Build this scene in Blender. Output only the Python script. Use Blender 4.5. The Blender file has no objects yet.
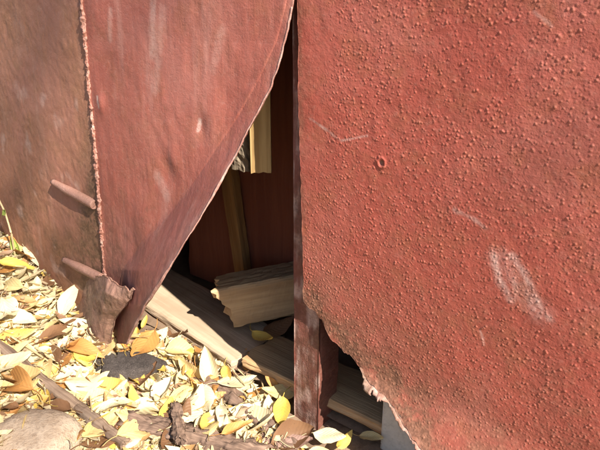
import bpy, bmesh, math, random
import numpy as np
from mathutils import Vector, Matrix

# ------------------------------------------------------------------ camera, sky, sun, exposure
scene = bpy.context.scene
C = scene.collection
random.seed(7)
RNG = np.random.default_rng(11)
R = math.radians

CAM_H = 0.597
PITCH = R(22.0)
FPX = 580.0                                     # focal length in pixels of the 600 px wide photograph
cam_d = bpy.data.cameras.new('camera')
cam_d.sensor_width = 36.0
cam_d.lens = FPX / 600.0 * 36.0
cam_d.clip_start = 0.02
cam_d.clip_end = 800.0
cam = bpy.data.objects.new('camera', cam_d)
C.objects.link(cam)
cam.location = (0, 0, CAM_H)
cam.rotation_euler = (R(90) - PITCH, 0, 0)
scene.camera = cam

SUN_EL = R(41.0)
SUN_H = Vector((0.60, -0.80, 0)).normalized()   # horizontal direction towards the sun
TO_SUN = Vector((SUN_H.x * math.cos(SUN_EL), SUN_H.y * math.cos(SUN_EL), math.sin(SUN_EL)))
world = bpy.data.worlds.new('World')
scene.world = world
world.use_nodes = True
wn = world.node_tree
wn.nodes.clear()
sky = wn.nodes.new('ShaderNodeTexSky')
sky.sky_type = 'NISHITA'
sky.sun_disc = False
sky.sun_elevation = SUN_EL
sky.sun_rotation = math.atan2(SUN_H.x, SUN_H.y)
bg = wn.nodes.new('ShaderNodeBackground')
bg.inputs['Strength'].default_value = 0.065
wo = wn.nodes.new('ShaderNodeOutputWorld')
wn.links.new(sky.outputs[0], bg.inputs[0])
wn.links.new(bg.outputs[0], wo.inputs[0])
sun_d = bpy.data.lights.new('sun', 'SUN')
sun_d.energy = 4.6
sun_d.angle = R(0.55)
sun_d.color = (1.0, 0.93, 0.82)
sun = bpy.data.objects.new('sun', sun_d)
C.objects.link(sun)
sun.rotation_euler = TO_SUN.to_track_quat('Z', 'Y').to_euler()
vs = scene.view_settings
vs.view_transform = 'Standard'
vs.look = 'None'
vs.gamma = 1.0
vs.use_curve_mapping = False
vs.exposure = 1.54
scene.cycles.use_adaptive_sampling = True
scene.cycles.adaptive_threshold = 0.03
scene.cycles.max_bounces = 5
scene.cycles.diffuse_bounces = 3
scene.cycles.glossy_bounces = 2
scene.cycles.transmission_bounces = 3

# ------------------------------------------------------------------ wall frame: s right along the wall, t height, o outward
Q0 = np.array([0.018, 0.676, 0.0])
WANG = R(52.0)
E_S = np.array([math.sin(WANG), -math.cos(WANG), 0.0])
E_N = np.array([-math.cos(WANG), -math.sin(WANG), 0.0])
E_T = np.array([0, 0, 1.0])
CAM = np.array([0, 0, CAM_H])
FWD = np.array([0, math.cos(PITCH), -math.sin(PITCH)])
DWN = np.array([0, -math.sin(PITCH), -math.cos(PITCH)])
RGT = np.array([1.0, 0, 0])

def sight(px, py):
    return FWD + RGT * ((px - 300) / FPX) + DWN * ((py - 225) / FPX)

def on_wall(px, py, o=0.0):
    """(s, t, o) of the point seen at a spot of the photograph on the plane standing o in front of the wall"""
    d = sight(px, py)
    z = (E_N @ (Q0 - CAM) + o) / (E_N @ d)
    p = CAM + d * z - Q0
    return np.array([p @ E_S, p @ E_T, o])

def W(s, t, o):
    s, t, o = np.broadcast_arrays(s, t, o)
    return Q0 + s[..., None] * E_S + t[..., None] * E_T + o[..., None] * E_N

def on_level(px, py, h=0.0):
    d = sight(px, py)
    z = (h - CAM[2]) / d[2]
    return CAM + d * z

# ------------------------------------------------------------------ noise
_TAB = np.random.default_rng(3).random((256, 256))
def vnoise(x, y, seed=0):
    x = np.asarray(x, float) + seed * 17.31
    y = np.asarray(y, float) + seed * 9.77
    xi = np.floor(x).astype(int); yi = np.floor(y).astype(int)
    fx = x - xi; fy = y - yi
    fx = fx * fx * (3 - 2 * fx); fy = fy * fy * (3 - 2 * fy)
    a = _TAB[xi & 255, yi & 255]; b = _TAB[(xi + 1) & 255, yi & 255]
    c = _TAB[xi & 255, (yi + 1) & 255]; d = _TAB[(xi + 1) & 255, (yi + 1) & 255]
    return (a * (1 - fx) + b * fx) * (1 - fy) + (c * (1 - fx) + d * fx) * fy - 0.5
def fbm(x, y, seed=0, oct=4):
    v = 0; a = 1.0
    for k in range(oct):
        v = v + a * vnoise(np.asarray(x) * 2 ** k, np.asarray(y) * 2 ** k, seed + k)
        a *= 0.5
    return v
def sstep(a, b, x):
    u = np.clip((np.asarray(x, float) - a) / (b - a), 0, 1)
    return u * u * (3 - 2 * u)

# ------------------------------------------------------------------ materials
def new_mat(name):
    m = bpy.data.materials.new(name)
    m.use_nodes = True
    nt = m.node_tree
    nt.nodes.clear()
    out = nt.nodes.new('ShaderNodeOutputMaterial')
    b = nt.nodes.new('ShaderNodeBsdfPrincipled')
    nt.links.new(b.outputs[0], out.inputs[0])
    return m, nt, b, out
def attr(nt, name, out):
    n = nt.nodes.new('ShaderNodeAttribute'); n.attribute_name = name
    return n.outputs[out]
def scaled(nt, vec, sc):
    n = nt.nodes.new('ShaderNodeVectorMath'); n.operation = 'MULTIPLY'
    nt.links.new(vec, n.inputs[0]); n.inputs[1].default_value = sc
    return n.outputs[0]
def noise(nt, vec, scale, detail=5, rough=0.55, dist=0.0):
    n = nt.nodes.new('ShaderNodeTexNoise')
    nt.links.new(vec, n.inputs['Vector'])
    n.inputs['Scale'].default_value = scale
    n.inputs['Detail'].default_value = detail
    n.inputs['Roughness'].default_value = rough
    n.inputs['Distortion'].default_value = dist
    return n.outputs['Fac']
def ramp(nt, fac, lo, hi, a=0.0, b=1.0):
    n = nt.nodes.new('ShaderNodeMapRange'); n.interpolation_type = 'SMOOTHSTEP'
    nt.links.new(fac, n.inputs[0])
    for i, v in enumerate((lo, hi, a, b)): n.inputs[i + 1].default_value = v
    return n.outputs[0]
def mul(nt, a, b, op='MULTIPLY'):
    n = nt.nodes.new('ShaderNodeMath'); n.operation = op
    for i, v in enumerate((a, b)):
        if isinstance(v, (int, float)): n.inputs[i].default_value = v
        else: nt.links.new(v, n.inputs[i])
    return n.outputs[0]
def mix(nt, fac, a, b):
    n = nt.nodes.new('ShaderNodeMix'); n.data_type = 'RGBA'
    for sock, v in ((n.inputs[0], fac), (n.inputs[6], a), (n.inputs[7], b)):
        if isinstance(v, (int, float)): sock.default_value = v
        elif isinstance(v, tuple): sock.default_value = (*v, 1.0)
        else: nt.links.new(v, sock)
    return n.outputs[2]
def sep(nt, col):
    n = nt.nodes.new('ShaderNodeSeparateColor'); nt.links.new(col, n.inputs[0])
    return n.outputs
def bump(nt, b, h, strength, dist):
    n = nt.nodes.new('ShaderNodeBump')
    n.inputs['Strength'].default_value = strength
    n.inputs['Distance'].default_value = dist
    nt.links.new(h, n.inputs['Height'])
    nt.links.new(n.outputs[0], b.inputs['Normal'])
def finish(nt, b, col, rough):
    nt.links.new(col, b.inputs['Base Color'])
    if isinstance(rough, float): b.inputs['Roughness'].default_value = rough
    else: nt.links.new(rough, b.inputs['Roughness'])

def paint_material(name, base, faded, warm, rust, pale, streak=False, bump_s=0.25, big=5.0, tip=None):
    """old brushed-on paint: faded and warm patches, rust and scuffs where the wear attribute has them"""
    m, nt, b, out = new_mat(name)
    co = attr(nt, 'gco', 'Vector')
    wr = sep(nt, attr(nt, 'wear', 'Color'))
    n1 = noise(nt, co, big, 4, 0.6, 0.4)
    n2 = noise(nt, co, big * 4.3, 4, 0.65)
    n3 = noise(nt, co, 160, 3, 0.7)
    n4 = noise(nt, co, 45, 4, 0.7)
    col = mix(nt, ramp(nt, n1, 0.42, 0.68), base, faded)
    col = mix(nt, ramp(nt, n2, 0.45, 0.75, 0, 0.75), col, warm)
    if streak:
        st = noise(nt, scaled(nt, co, (1.0, 0.06, 1.0)), 170, 4, 0.65)
        st2 = noise(nt, scaled(nt, co, (1.0, 0.12, 1.0)), 40, 5, 0.6)
        col = mix(nt, ramp(nt, st, 0.48, 0.75, 0, 0.45), col, faded)
        col = mix(nt, ramp(nt, st2, 0.52, 0.75, 0, 0.5), col, pale)
    col = mix(nt, ramp(nt, n3, 0.5, 0.8, 0, 0.35), col, pale)
    col = mix(nt, ramp(nt, n4, 0.55, 0.8, 0, 0.5), col, rust)
    col = mix(nt, wr[2], col, tip or faded)
    rn = mul(nt, wr[0], ramp(nt, n4, 0.25, 0.6, 0.35, 1.25))
    col = mix(nt, rn, col, mix(nt, ramp(nt, n3, 0.4, 0.65), rust, tuple(c * 1.7 for c in rust)))
    gn = mul(nt, wr[1], ramp(nt, n3, 0.25, 0.6, 0.45, 1.0))
    col = mix(nt, gn, col, (0.50, 0.36, 0.31))
    finish(nt, b, col, ramp(nt, n2, 0.3, 0.7, 0.5, 0.72))
    b.inputs['Specular IOR Level'].default_value = 0.35
    h = mul(nt, n3, mul(nt, noise(nt, co, 420, 3, 0.6), 0.7), 'ADD')
    if streak: h = mul(nt, h, mul(nt, st, 0.8), 'ADD')
    bump(nt, b, h, bump_s, 0.0016)
    return m

def wood_material(name, dark, light, fine=90.0, rough=0.8, grey=None, bs=0.5, bd=0.002):
    m, nt, b, out = new_mat(name)
    co = attr(nt, 'gco', 'Vector')
    g = noise(nt, scaled(nt, co, (0.045, 1, 1)), fine, 6, 0.65, 0.3)
    g2 = noise(nt, scaled(nt, co, (0.03, 1, 1)), fine * 4, 4, 0.6)
    p = noise(nt, co, 14, 5, 0.6)
    col = mix(nt, ramp(nt, g, 0.36, 0.66), dark, light)
    col = mix(nt, ramp(nt, g2, 0.45, 0.8, 0, 0.6), col, dark)
    col = mix(nt, ramp(nt, p, 0.5, 0.75, 0, 0.6), col, grey or dark)
    finish(nt, b, col, rough)
    b.inputs['Specular IOR Level'].default_value = 0.2
    bump(nt, b, mul(nt, g, g2, 'ADD'), bs, bd)
    return m

def earth_material(name, cols, scale, rough=0.95, bs=0.6, bd=0.004):
    m, nt, b, out = new_mat(name)
    tc = nt.nodes.new('ShaderNodeTexCoord').outputs['Object']
    a = noise(nt, tc, scale, 7, 0.65)
    c = noise(nt, tc, scale * 6, 5, 0.7)
    col = mix(nt, ramp(nt, a, 0.35, 0.68), cols[0], cols[1])
    col = mix(nt, ramp(nt, c, 0.48, 0.72, 0, 0.7), col, cols[2])
    finish(nt, b, col, rough)
    b.inputs['Specular IOR Level'].default_value = 0.25
    bump(nt, b, mul(nt, a, c, 'ADD'), bs, bd)
    return m

def leaf_material(name, col_a, col_b, spots, use_attr=False):
    m, nt, b, out = new_mat(name)
    co = attr(nt, 'gco', 'Vector')
    oi = nt.nodes.new('ShaderNodeObjectInfo')
    off = nt.nodes.new('ShaderNodeVectorMath'); off.operation = 'ADD'
    comb = nt.nodes.new('ShaderNodeCombineXYZ')
    nt.links.new(mul(nt, oi.outputs['Random'], 40.0), comb.inputs[0])
    nt.links.new(co, off.inputs[0]); nt.links.new(comb.outputs[0], off.inputs[1])
    a = noise(nt, off.outputs[0], 2.2, 5, 0.6)
    c = noise(nt, off.outputs[0], 9, 5, 0.7)
    if use_attr:
        base = attr(nt, 'tint', 'Color')
        col = mix(nt, ramp(nt, a, 0.4, 0.7, 0, 0.35), base, spots)
    else:
        sx = nt.nodes.new('ShaderNodeSeparateXYZ'); nt.links.new(co, sx.inputs[0])
        pick = mul(nt, mul(nt, oi.outputs['Random'], 0.6), mul(nt, ramp(nt, a, 0.3, 0.7), 0.6), 'ADD')
        col = mix(nt, pick, col_a, col_b)
        vein = mul(nt, sx.outputs[1], 0.0, 'ADD')
        av = nt.nodes.new('ShaderNodeMath'); av.operation = 'ABSOLUTE'; nt.links.new(vein, av.inputs[0])
        col = mix(nt, ramp(nt, av.outputs[0], 0.008, 0.022, 0.45, 0.0), col, tuple(x * 0.75 for x in col_b))
        ribs = nt.nodes.new('ShaderNodeTexWave'); ribs.bands_direction = 'X'
        wv = nt.nodes.new('ShaderNodeVectorMath'); wv.operation = 'ADD'
        cw = nt.nodes.new('ShaderNodeCombineXYZ'); nt.links.new(mul(nt, av.outputs[0], -0.7), cw.inputs[0])
        nt.links.new(co, wv.inputs[0]); nt.links.new(cw.outputs[0], wv.inputs[1])
        nt.links.new(wv.outputs[0], ribs.inputs[0])
        ribs.inputs['Scale'].default_value = 3.0
        col = mix(nt, ramp(nt, ribs.outputs['Fac'], 0.86, 1.0, 0, 0.05), col, tuple(x * 0.7 for x in col_b))
        bump(nt, b, mul(nt, ribs.outputs['Fac'], c, 'ADD'), 0.15, 0.002)
    col = mix(nt, ramp(nt, c, 0.56, 0.74, 0, 0.75), col, spots)
    finish(nt, b, col, 0.55)
    b.inputs['Specular IOR Level'].default_value = 0.35
    tr = nt.nodes.new('ShaderNodeBsdfTranslucent'); nt.links.new(col, tr.inputs[0])
    ms = nt.nodes.new('ShaderNodeMixShader'); ms.inputs[0].default_value = 0.28
    nt.links.new(b.outputs[0], ms.inputs[1]); nt.links.new(tr.outputs[0], ms.inputs[2])
    nt.links.new(ms.outputs[0], out.inputs[0])
    return m

M = {}
M['door_paint'] = paint_material('blistered_red_paint', (0.315, 0.070, 0.048), (0.35, 0.104, 0.077), (0.275, 0.086, 0.043), (0.135, 0.060, 0.037), (0.40, 0.19, 0.145), bump_s=0.35, tip=(0.34, 0.135, 0.085))
M['bent_paint'] = paint_material('brushed_red_paint', (0.28, 0.082, 0.059), (0.315, 0.116, 0.090), (0.245, 0.085, 0.050), (0.115, 0.056, 0.035), (0.38, 0.19, 0.155), streak=True, bump_s=0.35)
M['side_paint'] = paint_material('dusty_brown_paint', (0.26, 0.118, 0.070), (0.29, 0.128, 0.088), (0.215, 0.108, 0.056), (0.105, 0.057, 0.033), (0.36, 0.20, 0.145), streak=True, bump_s=0.28, big=8.0)
M['post_paint'] = paint_material('rusty_post_paint', (0.14, 0.038, 0.028), (0.20, 0.075, 0.058), (0.12, 0.040, 0.027), (0.085, 0.038, 0.026), (0.30, 0.17, 0.13), streak=True, bump_s=0.6)
M['rod_paint'] = paint_material('dusty_pink_paint', (0.26, 0.135, 0.100), (0.31, 0.17, 0.13), (0.22, 0.118, 0.08), (0.13, 0.078, 0.052), (0.38, 0.25, 0.20), bump_s=0.6, big=20)
M['weld'] = paint_material('painted_weld', (0.28, 0.12, 0.085), (0.42, 0.25, 0.20), (0.24, 0.10, 0.062), (0.10, 0.05, 0.034), (0.50, 0.37, 0.31), bump_s=0.6, big=60)
M['bare_edge'] = paint_material('chipped_edge', (0.30, 0.15, 0.12), (0.42, 0.27, 0.23), (0.26, 0.11, 0.08), (0.14, 0.07, 0.05), (0.55, 0.43, 0.38), bump_s=0.5, big=40)
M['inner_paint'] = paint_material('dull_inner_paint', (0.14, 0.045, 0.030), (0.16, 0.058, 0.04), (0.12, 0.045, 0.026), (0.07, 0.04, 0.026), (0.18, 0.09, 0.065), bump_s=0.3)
M['old_wood'] = wood_material('weathered_wood', (0.34, 0.215, 0.115), (0.52, 0.36, 0.205), 45, grey=(0.36, 0.24, 0.14))
M['raw_wood'] = wood_material('raw_wood', (0.30, 0.185, 0.075), (0.44, 0.30, 0.135), 70)
M['batten_wood'] = wood_material('yellow_batten_wood', (0.19, 0.095, 0.035), (0.28, 0.15, 0.055), 70)
M['grey_wood'] = wood_material('grey_board_wood', (0.36, 0.265, 0.18), (0.50, 0.385, 0.275), 60, grey=(0.29, 0.205, 0.135))
M['brown_wood'] = wood_material('brown_board_wood', (0.32, 0.185, 0.09), (0.47, 0.30, 0.155), 60)
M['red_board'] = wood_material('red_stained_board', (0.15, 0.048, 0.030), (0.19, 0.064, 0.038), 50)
M['stick'] = wood_material('dry_stick', (0.13, 0.085, 0.06), (0.27, 0.19, 0.135), 160, grey=(0.20, 0.15, 0.115))
M['stem'] = wood_material('dry_stem', (0.42, 0.30, 0.16), (0.62, 0.48, 0.27), 160)
M['bark'] = wood_material('bark', (0.10, 0.062, 0.045), (0.25, 0.165, 0.12), 75, grey=(0.22, 0.15, 0.115), bs=0.8, bd=0.004)
M['bark_grey'] = wood_material('split_grey_wood', (0.12, 0.09, 0.065), (0.36, 0.29, 0.20), 40, grey=(0.22, 0.17, 0.12))
M['soil'] = earth_material('soil', ((0.14, 0.092, 0.060), (0.25, 0.17, 0.115), (0.10, 0.062, 0.04)), 9)
M['dust'] = earth_material('dusty_floor', ((0.16, 0.105, 0.068), (0.22, 0.15, 0.10), (0.12, 0.078, 0.05)), 12, bs=0.3)
M['asphalt'] = earth_material('asphalt_lump', ((0.046, 0.036, 0.032), (0.075, 0.060, 0.053), (0.17, 0.14, 0.125)), 90, bs=0.9, bd=0.003)
M['stump'] = earth_material('pale_stone', ((0.34, 0.25, 0.175), (0.46, 0.36, 0.27), (0.22, 0.15, 0.10)), 30, bs=0.9)
M['concrete'] = earth_material('grey_concrete', ((0.42, 0.39, 0.35), (0.50, 0.47, 0.42), (0.32, 0.29, 0.26)), 20, bs=0.3)
LEAF = {
    'pale': leaf_material('pale_leaf', (0.70, 0.55, 0.27), (0.62, 0.46, 0.20), (0.44, 0.28, 0.11)),
    'cream': leaf_material('cream_leaf', (0.77, 0.68, 0.46), (0.69, 0.58, 0.35), (0.50, 0.36, 0.18)),
    'yellow': leaf_material('yellow_leaf', (0.70, 0.50, 0.09), (0.66, 0.45, 0.12), (0.45, 0.25, 0.07)),
    'orange': leaf_material('orange_leaf', (0.55, 0.28, 0.08), (0.46, 0.22, 0.07), (0.24, 0.11, 0.05)),
    'brown': leaf_material('brown_leaf', (0.24, 0.125, 0.06), (0.18, 0.09, 0.045), (0.11, 0.06, 0.035)),
    'mauve': leaf_material('mauve_leaf', (0.40, 0.26, 0.21), (0.34, 0.21, 0.165), (0.22, 0.13, 0.10)),
    'green': leaf_material('green_leaf', (0.38, 0.46, 0.10), (0.30, 0.40, 0.08), (0.55, 0.50, 0.15)),
}
M['litter'] = leaf_material('litter_bits', (0.6, 0.5, 0.3), (0.5, 0.4, 0.2), (0.34, 0.22, 0.11), use_attr=True)

# ------------------------------------------------------------------ mesh helpers
def tag(o, label=None, cat=None, group=None, kind=None):
    if label: o['label'] = label
    if cat: o['category'] = cat
    if group: o['group'] = group
    if kind: o['kind'] = kind
    return o
def link(name, me, m=None, parent=None):
    o = bpy.data.objects.new(name, me)
    C.objects.link(o)
    if m is not None: me.materials.append(m)
    if parent is not None: o.parent = parent
    return o
def raw_mesh(name, V, F, gco=None, wear=None, smooth=True, tint=None):
    """V (n,3), F list of faces or (m,k) array"""
    me = bpy.data.meshes.new(name)
    V = np.asarray(V, np.float32)
    if isinstance(F, np.ndarray):
        k = F.shape[1]
        me.vertices.add(len(V)); me.vertices.foreach_set('co', V.ravel())
        me.loops.add(F.size); me.loops.foreach_set('vertex_index', F.astype(np.int32).ravel())
        me.polygons.add(len(F)); me.polygons.foreach_set('loop_start', np.arange(0, F.size, k, dtype=np.int32))
        me.update(calc_edges=True)
    else:
        me.from_pydata([tuple(map(float, v)) for v in V], [], [tuple(int(i) for i in f) for f in F]); me.update()
    me.polygons.foreach_set('use_smooth', np.full(len(me.polygons), smooth, dtype=bool))
    if gco is not None:
        a = me.attributes.new('gco', 'FLOAT_VECTOR', 'POINT'); a.data.foreach_set('vector', np.asarray(gco, np.float32).ravel())
    for nm, arr in (('wear', wear), ('tint', tint)):
        if arr is not None:
            a = me.attributes.new(nm, 'FLOAT_COLOR', 'POINT')
            rgba = np.ones((len(V), 4), np.float32); rgba[:, :3] = arr
            a.data.foreach_set('color', rgba.ravel())
    me.validate()
    return me
def grid_faces(ny, nx, off=0, closed_x=False):
    j, i = np.meshgrid(np.arange(ny - 1), np.arange(nx if closed_x else nx - 1), indexing='ij')
    i2 = (i + 1) % nx
    return (np.stack([j * nx + i, j * nx + i2, (j + 1) * nx + i2, (j + 1) * nx + i], -1).reshape(-1, 4)) + off
def empty(name, loc):
    o = bpy.data.objects.new(name, None); C.objects.link(o); o.location = loc
    return o
def interp(xs, pts, col):
    pts = np.asarray(pts, float)
    return np.interp(xs, pts[:, 0], pts[:, col])

def sheet(name, S, T, O, m, parent, wear=None, thick=0.0025, back_step=6):
    """a thin steel sheet: relief on the front, a rim along its border, a coarser back"""
    ny, nx = S.shape
    V = W(S, T, O).reshape(-1, 3)
    G = np.stack([S, T, O], -1).reshape(-1, 3)
    F = [grid_faces(ny, nx)]
    wr = np.zeros((ny * nx, 3)) if wear is None else wear.reshape(-1, 3)
    idx = np.arange(ny * nx).reshape(ny, nx)
    loop = np.concatenate([idx[0, :], idx[1:, -1], idx[-1, -2::-1], idx[-2:0:-1, 0]])
    off = len(V)
    jj = np.unique(np.append(np.arange(0, ny, back_step), ny - 1)); ii = np.unique(np.append(np.arange(0, nx, back_step), nx - 1))
    du = np.gradient(np.asarray(W(S, T, O)), axis=1); dv = np.gradient(np.asarray(W(S, T, O)), axis=0)
    nn = np.cross(du, dv); nn /= np.linalg.norm(nn, axis=-1, keepdims=True) + 1e-12
    sgn = np.sign((nn @ E_N).mean())
    nn *= sgn
    nn = np.broadcast_to(E_N, nn.shape)
    VB = V[loop] - nn.reshape(-1, 3)[loop] * thick
    L = len(loop); k = np.arange(L); k2 = (k + 1) % L
    F.append(np.stack([loop[k], loop[k2], off + k2, off + k], -1))
    V2 = (W(S, T, O) - nn * thick * 1.02)[np.ix_(jj, ii)].reshape(-1, 3)
    off2 = off + L
    F.append(grid_faces(len(jj), len(ii), off2))
    V = np.concatenate([V, VB, V2]); G2 = G.reshape(ny, nx, 3)[np.ix_(jj, ii)].reshape(-1, 3)
    G = np.concatenate([G, G[loop], G2]); wr = np.concatenate([wr, wr[loop] * 0.5, np.zeros((len(V2), 3))])
    me = raw_mesh(name, V, np.concatenate(F), G, wr)
    return link(name, me, m, parent)

def loft(name, path, w, h, m, parent=None, up=(0, 0, 1), K=24, mside=5, rough=0.002, end_rag=0.0, taper=None, round_=False, seed=0, wear=0.0, smooth=True, frac=0.0, freq=22.0, afreq=0.55):
    """a bar along a path: rectangular or round section, rings along it, uneven faces and ragged ends"""
    path = np.asarray(path, float)
    d = np.concatenate([[0], np.cumsum(np.linalg.norm(np.diff(path, axis=0), axis=1))])
    u = np.linspace(0, d[-1], K)
    Pc = np.stack([np.interp(u, d, path[:, k]) for k in range(3)], -1)
    tg = np.gradient(Pc, axis=0); tg /= np.linalg.norm(tg, axis=1, keepdims=True)
    up = np.asarray(up, float)
    side = np.cross(tg, up); side /= np.linalg.norm(side, axis=1, keepdims=True)
    upv = np.cross(side, tg)
    if round_:
        an = np.linspace(0, 2 * math.pi, mside * 4, endpoint=False)
        sec = np.stack([np.cos(an) * w / 2, np.sin(an) * h / 2], -1)
    else:
        q = np.linspace(-0.5, 0.5, mside + 1)[:-1]
        bev = 0.94
        sec = np.concatenate([np.stack([q, -0.5 + 0 * q], -1), np.stack([0.5 + 0 * q, q], -1), np.stack([-q, 0.5 + 0 * q], -1), np.stack([-0.5 + 0 * q, -q], -1)])
        cr = np.isclose(np.abs(sec).min(1), 0.5)
        sec[cr] *= bev
        sec = sec * np.array([w, h])
    nsec = len(sec)
    tp = np.ones(K) if taper is None else np.interp(np.linspace(0, 1, K), np.linspace(0, 1, len(taper)), taper)
    A = np.arange(nsec)[None] * afreq + seed * 3.1
    U = u[:, None] * freq + seed
    wob = 1 + fbm(U + 0 * A, A + 0 * U, seed, 3) * rough / max(min(w, h), 1e-4) * 2
    X = sec[None, :, 0] * tp[:, None] * wob; Y = sec[None, :, 1] * tp[:, None] * wob
    V = Pc[:, None] + side[:, None] * X[..., None] + upv[:, None] * Y[..., None]
    if end_rag:
        for e, sg in ((0, -1), (K - 1, 1)):
            rag = (fbm(sec[:, 0] * 90 + e, sec[:, 1] * 90, seed + 5, 4)) * end_rag + frac * sec[:, 1] / h * (1 if e == 0 else 0)
            V[e] += tg[e] * (rag[:, None] * 1.0)
    gl = np.broadcast_to(u[:, None], X.shape)
    G = np.stack([gl + seed * 2.3, np.broadcast_to(sec[None, :, 0], X.shape), np.broadcast_to(sec[None, :, 1], X.shape)], -1)
    V = V.reshape(-1, 3); G = G.reshape(-1, 3)
    F = [list(f) for f in grid_faces(K, nsec, 0, True)]
    # end caps: a ring drawn in, then a centre, roughened
    VV = [V]; GG = [G]; n0 = len(V)
    for e, base in ((0, 0), (1, (K - 1) * nsec)):
        ring = V[base:base + nsec]; cen = ring.mean(0)
        inner = cen + (ring - cen) * 0.55 + (np.random.default_rng(seed + e).normal(0, 1, (nsec, 1)) * tg[0 if e == 0 else -1]) * end_rag * 0.3
        VV += [inner, cen[None]]; GG += [G[base:base + nsec] * [1, .55, .55], G[base:base + 1] * [1, 0, 0]]
        for i in range(nsec):
            i2 = (i + 1) % nsec
            qd = [base + i, n0 + i, n0 + i2, base + i2] if e == 1 else [base + i2, n0 + i2, n0 + i, base + i]
            F.append(qd[::-1]); tri = [n0 + i, n0 + nsec, n0 + i2]
            F.append(tri)
        n0 += nsec + 1
    V = np.concatenate(VV); G = np.concatenate(GG)
    wr = np.zeros((len(V), 3)); wr[:, 0] = wear
    org = path[0].copy()
    me = raw_mesh(name, V - org, F, G, wr, smooth)
    o = link(name, me, m, parent)
    o.location = org
    flag = np.zeros(len(me.polygons), dtype=bool)
    if smooth and round_: flag[:(K - 1) * nsec] = True
    me.polygons.foreach_set('use_smooth', flag)
    return o

def stone(name, loc, size, m, seed, parent=None, sub=4, rz=0.0, amp=0.25, flat=0.0):
    bm = bmesh.new()
    bmesh.ops.create_icosphere(bm, subdivisions=sub, radius=1.0)
    V = np.array([v.co[:] for v in bm.verts])
    F = [[v.index for v in f.verts] for f in bm.faces]
    bm.free()
    r = 1 + amp * fbm(V[:, 0] * 1.5 + V[:, 2], V[:, 1] * 1.5 - V[:, 2] * 0.7, seed, 5)
    for ax in RNG.normal(0, 1, (7, 3)):
        ax = ax / np.linalg.norm(ax); lim = 0.72
        dd = (V * r[:, None]) @ ax
        r = np.where(dd > lim, r * (lim + (dd - lim) * 0.25) / np.maximum(dd, 1e-6), r)
    P = V * r[:, None]
    if flat: P[:, 2] = np.where(P[:, 2] > flat, flat + (P[:, 2] - flat) * 0.15, P[:, 2])
    P = P * np.asarray(size)
    me = raw_mesh(name, P, F, P * 1.0, np.zeros((len(P), 3)))
    o = link(name, me, m, parent); o.location = loc; o.rotation_euler[2] = rz
    return o

# ------------------------------------------------------------------ ground
MOUND = on_level(105, 354, 0.0)
def ground_h(x, y):
    x = np.asarray(x, float); y = np.asarray(y, float)
    h = 0.50 * np.maximum(-(x + 0.33), 0) ** 1.05
    h = np.where(h > 0.28, 0.28 + (h - 0.28) * 0.15, h)
    h = np.minimum(h, 0.42)
    h = h + 0.034 * np.exp(-((x - MOUND[0]) ** 2 + (y - MOUND[1]) ** 2) / 0.075 ** 2)
    near = np.exp(-((x + .3) ** 2 + (y - .8) ** 2) / 4.0)
    return h + near * (0.020 * fbm(x * 7, y * 7, 2, 4) + 0.006 * fbm(x * 40, y * 40, 5, 3)) - 0.003
gx = np.unique(np.concatenate([np.linspace(-300, -3, 22), np.linspace(-3, -1.2, 20), np.arange(-1.2, 0.8, 0.012), np.linspace(0.8, 3, 20), np.linspace(3, 300, 22)]))
gy = np.unique(np.concatenate([np.linspace(-300, -2, 22), np.linspace(-2, 0.1, 24), np.arange(0.1, 1.9, 0.012), np.linspace(1.9, 4, 14), np.linspace(4, 300, 22)]))
XX, YY = np.meshgrid(gx, gy)
GV = np.stack([XX, YY, ground_h(XX, YY)], -1).reshape(-1, 3)
ground = link('ground', raw_mesh('ground', GV, grid_faces(len(gy), len(gx))), M['soil'])
tag(ground, kind='structure')

def on_ground(px, py):
    d = sight(px, py)
    zz = np.arange(0.4, 2.2, 0.006)
    pts = CAM + d * zz[:, None]
    below = pts[:, 2] <= ground_h(pts[:, 0], pts[:, 1])
    k = int(np.argmax(below)) if below.any() else len(zz) - 1
    return pts[k].copy()

# ------------------------------------------------------------------ the garage
garage = empty('metal_garage', tuple(Q0))
tag(garage, 'old steel garage in blistered red-brown paint with one sheet bent away from its frame', 'garage')
bpy.context.view_layer.update()
def to_garage(o, part=None):
    if part is not None:                      # a piece of a part: panels carry no transform of their own
        o.parent = part
        return o
    o.parent = garage
    o.matrix_parent_inverse = Matrix.Translation(-Vector(Q0))
    return o

# --- right-hand panel, paint full of rust blisters
left_px = [(297, -10), (298, 40), (298, 100), (300, 160), (301, 220), (303, 270), (303, 292)]
def bulge(t):
    return 0.030 * sstep(0.150, 0.045, t)
def on_panel(px, py):
    q = on_wall(px, py)
    for _ in range(8): q = on_wall(px, py, float(bulge(q[1])))
    return q
LE = np.array([on_panel(*p) for p in left_px])
bot_px = [(303, 292), (304, 303), (309, 309), (315, 312), (321, 320), (327, 329), (331, 338), (337, 343), (344, 352), (352, 357), (358, 366), (364, 373), (372, 381), (381, 390), (388, 397), (396, 410), (405, 423), (416, 438), (426, 452), (440, 470)]
BE = np.array([on_panel(*p) for p in bot_px])
ds = 0.0007
NS = int(0.40 / 0.0007)
s_ax = np.concatenate([np.arange(NS) * ds, 0.40 + np.geomspace(0.001, 1.5, 60)])
t_un = np.concatenate([np.arange(0, 0.60, ds), 0.60 + np.geomspace(0.001, 1.42, 70)])
def bottom_t(s):
    b = np.interp(s, BE[:, 0], BE[:, 1], right=0.0)
    b = np.where(s > BE[-1, 0], np.maximum(BE[-1, 1] - (s - BE[-1, 0]) * 0.35, -0.02), b)
    return b
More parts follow.
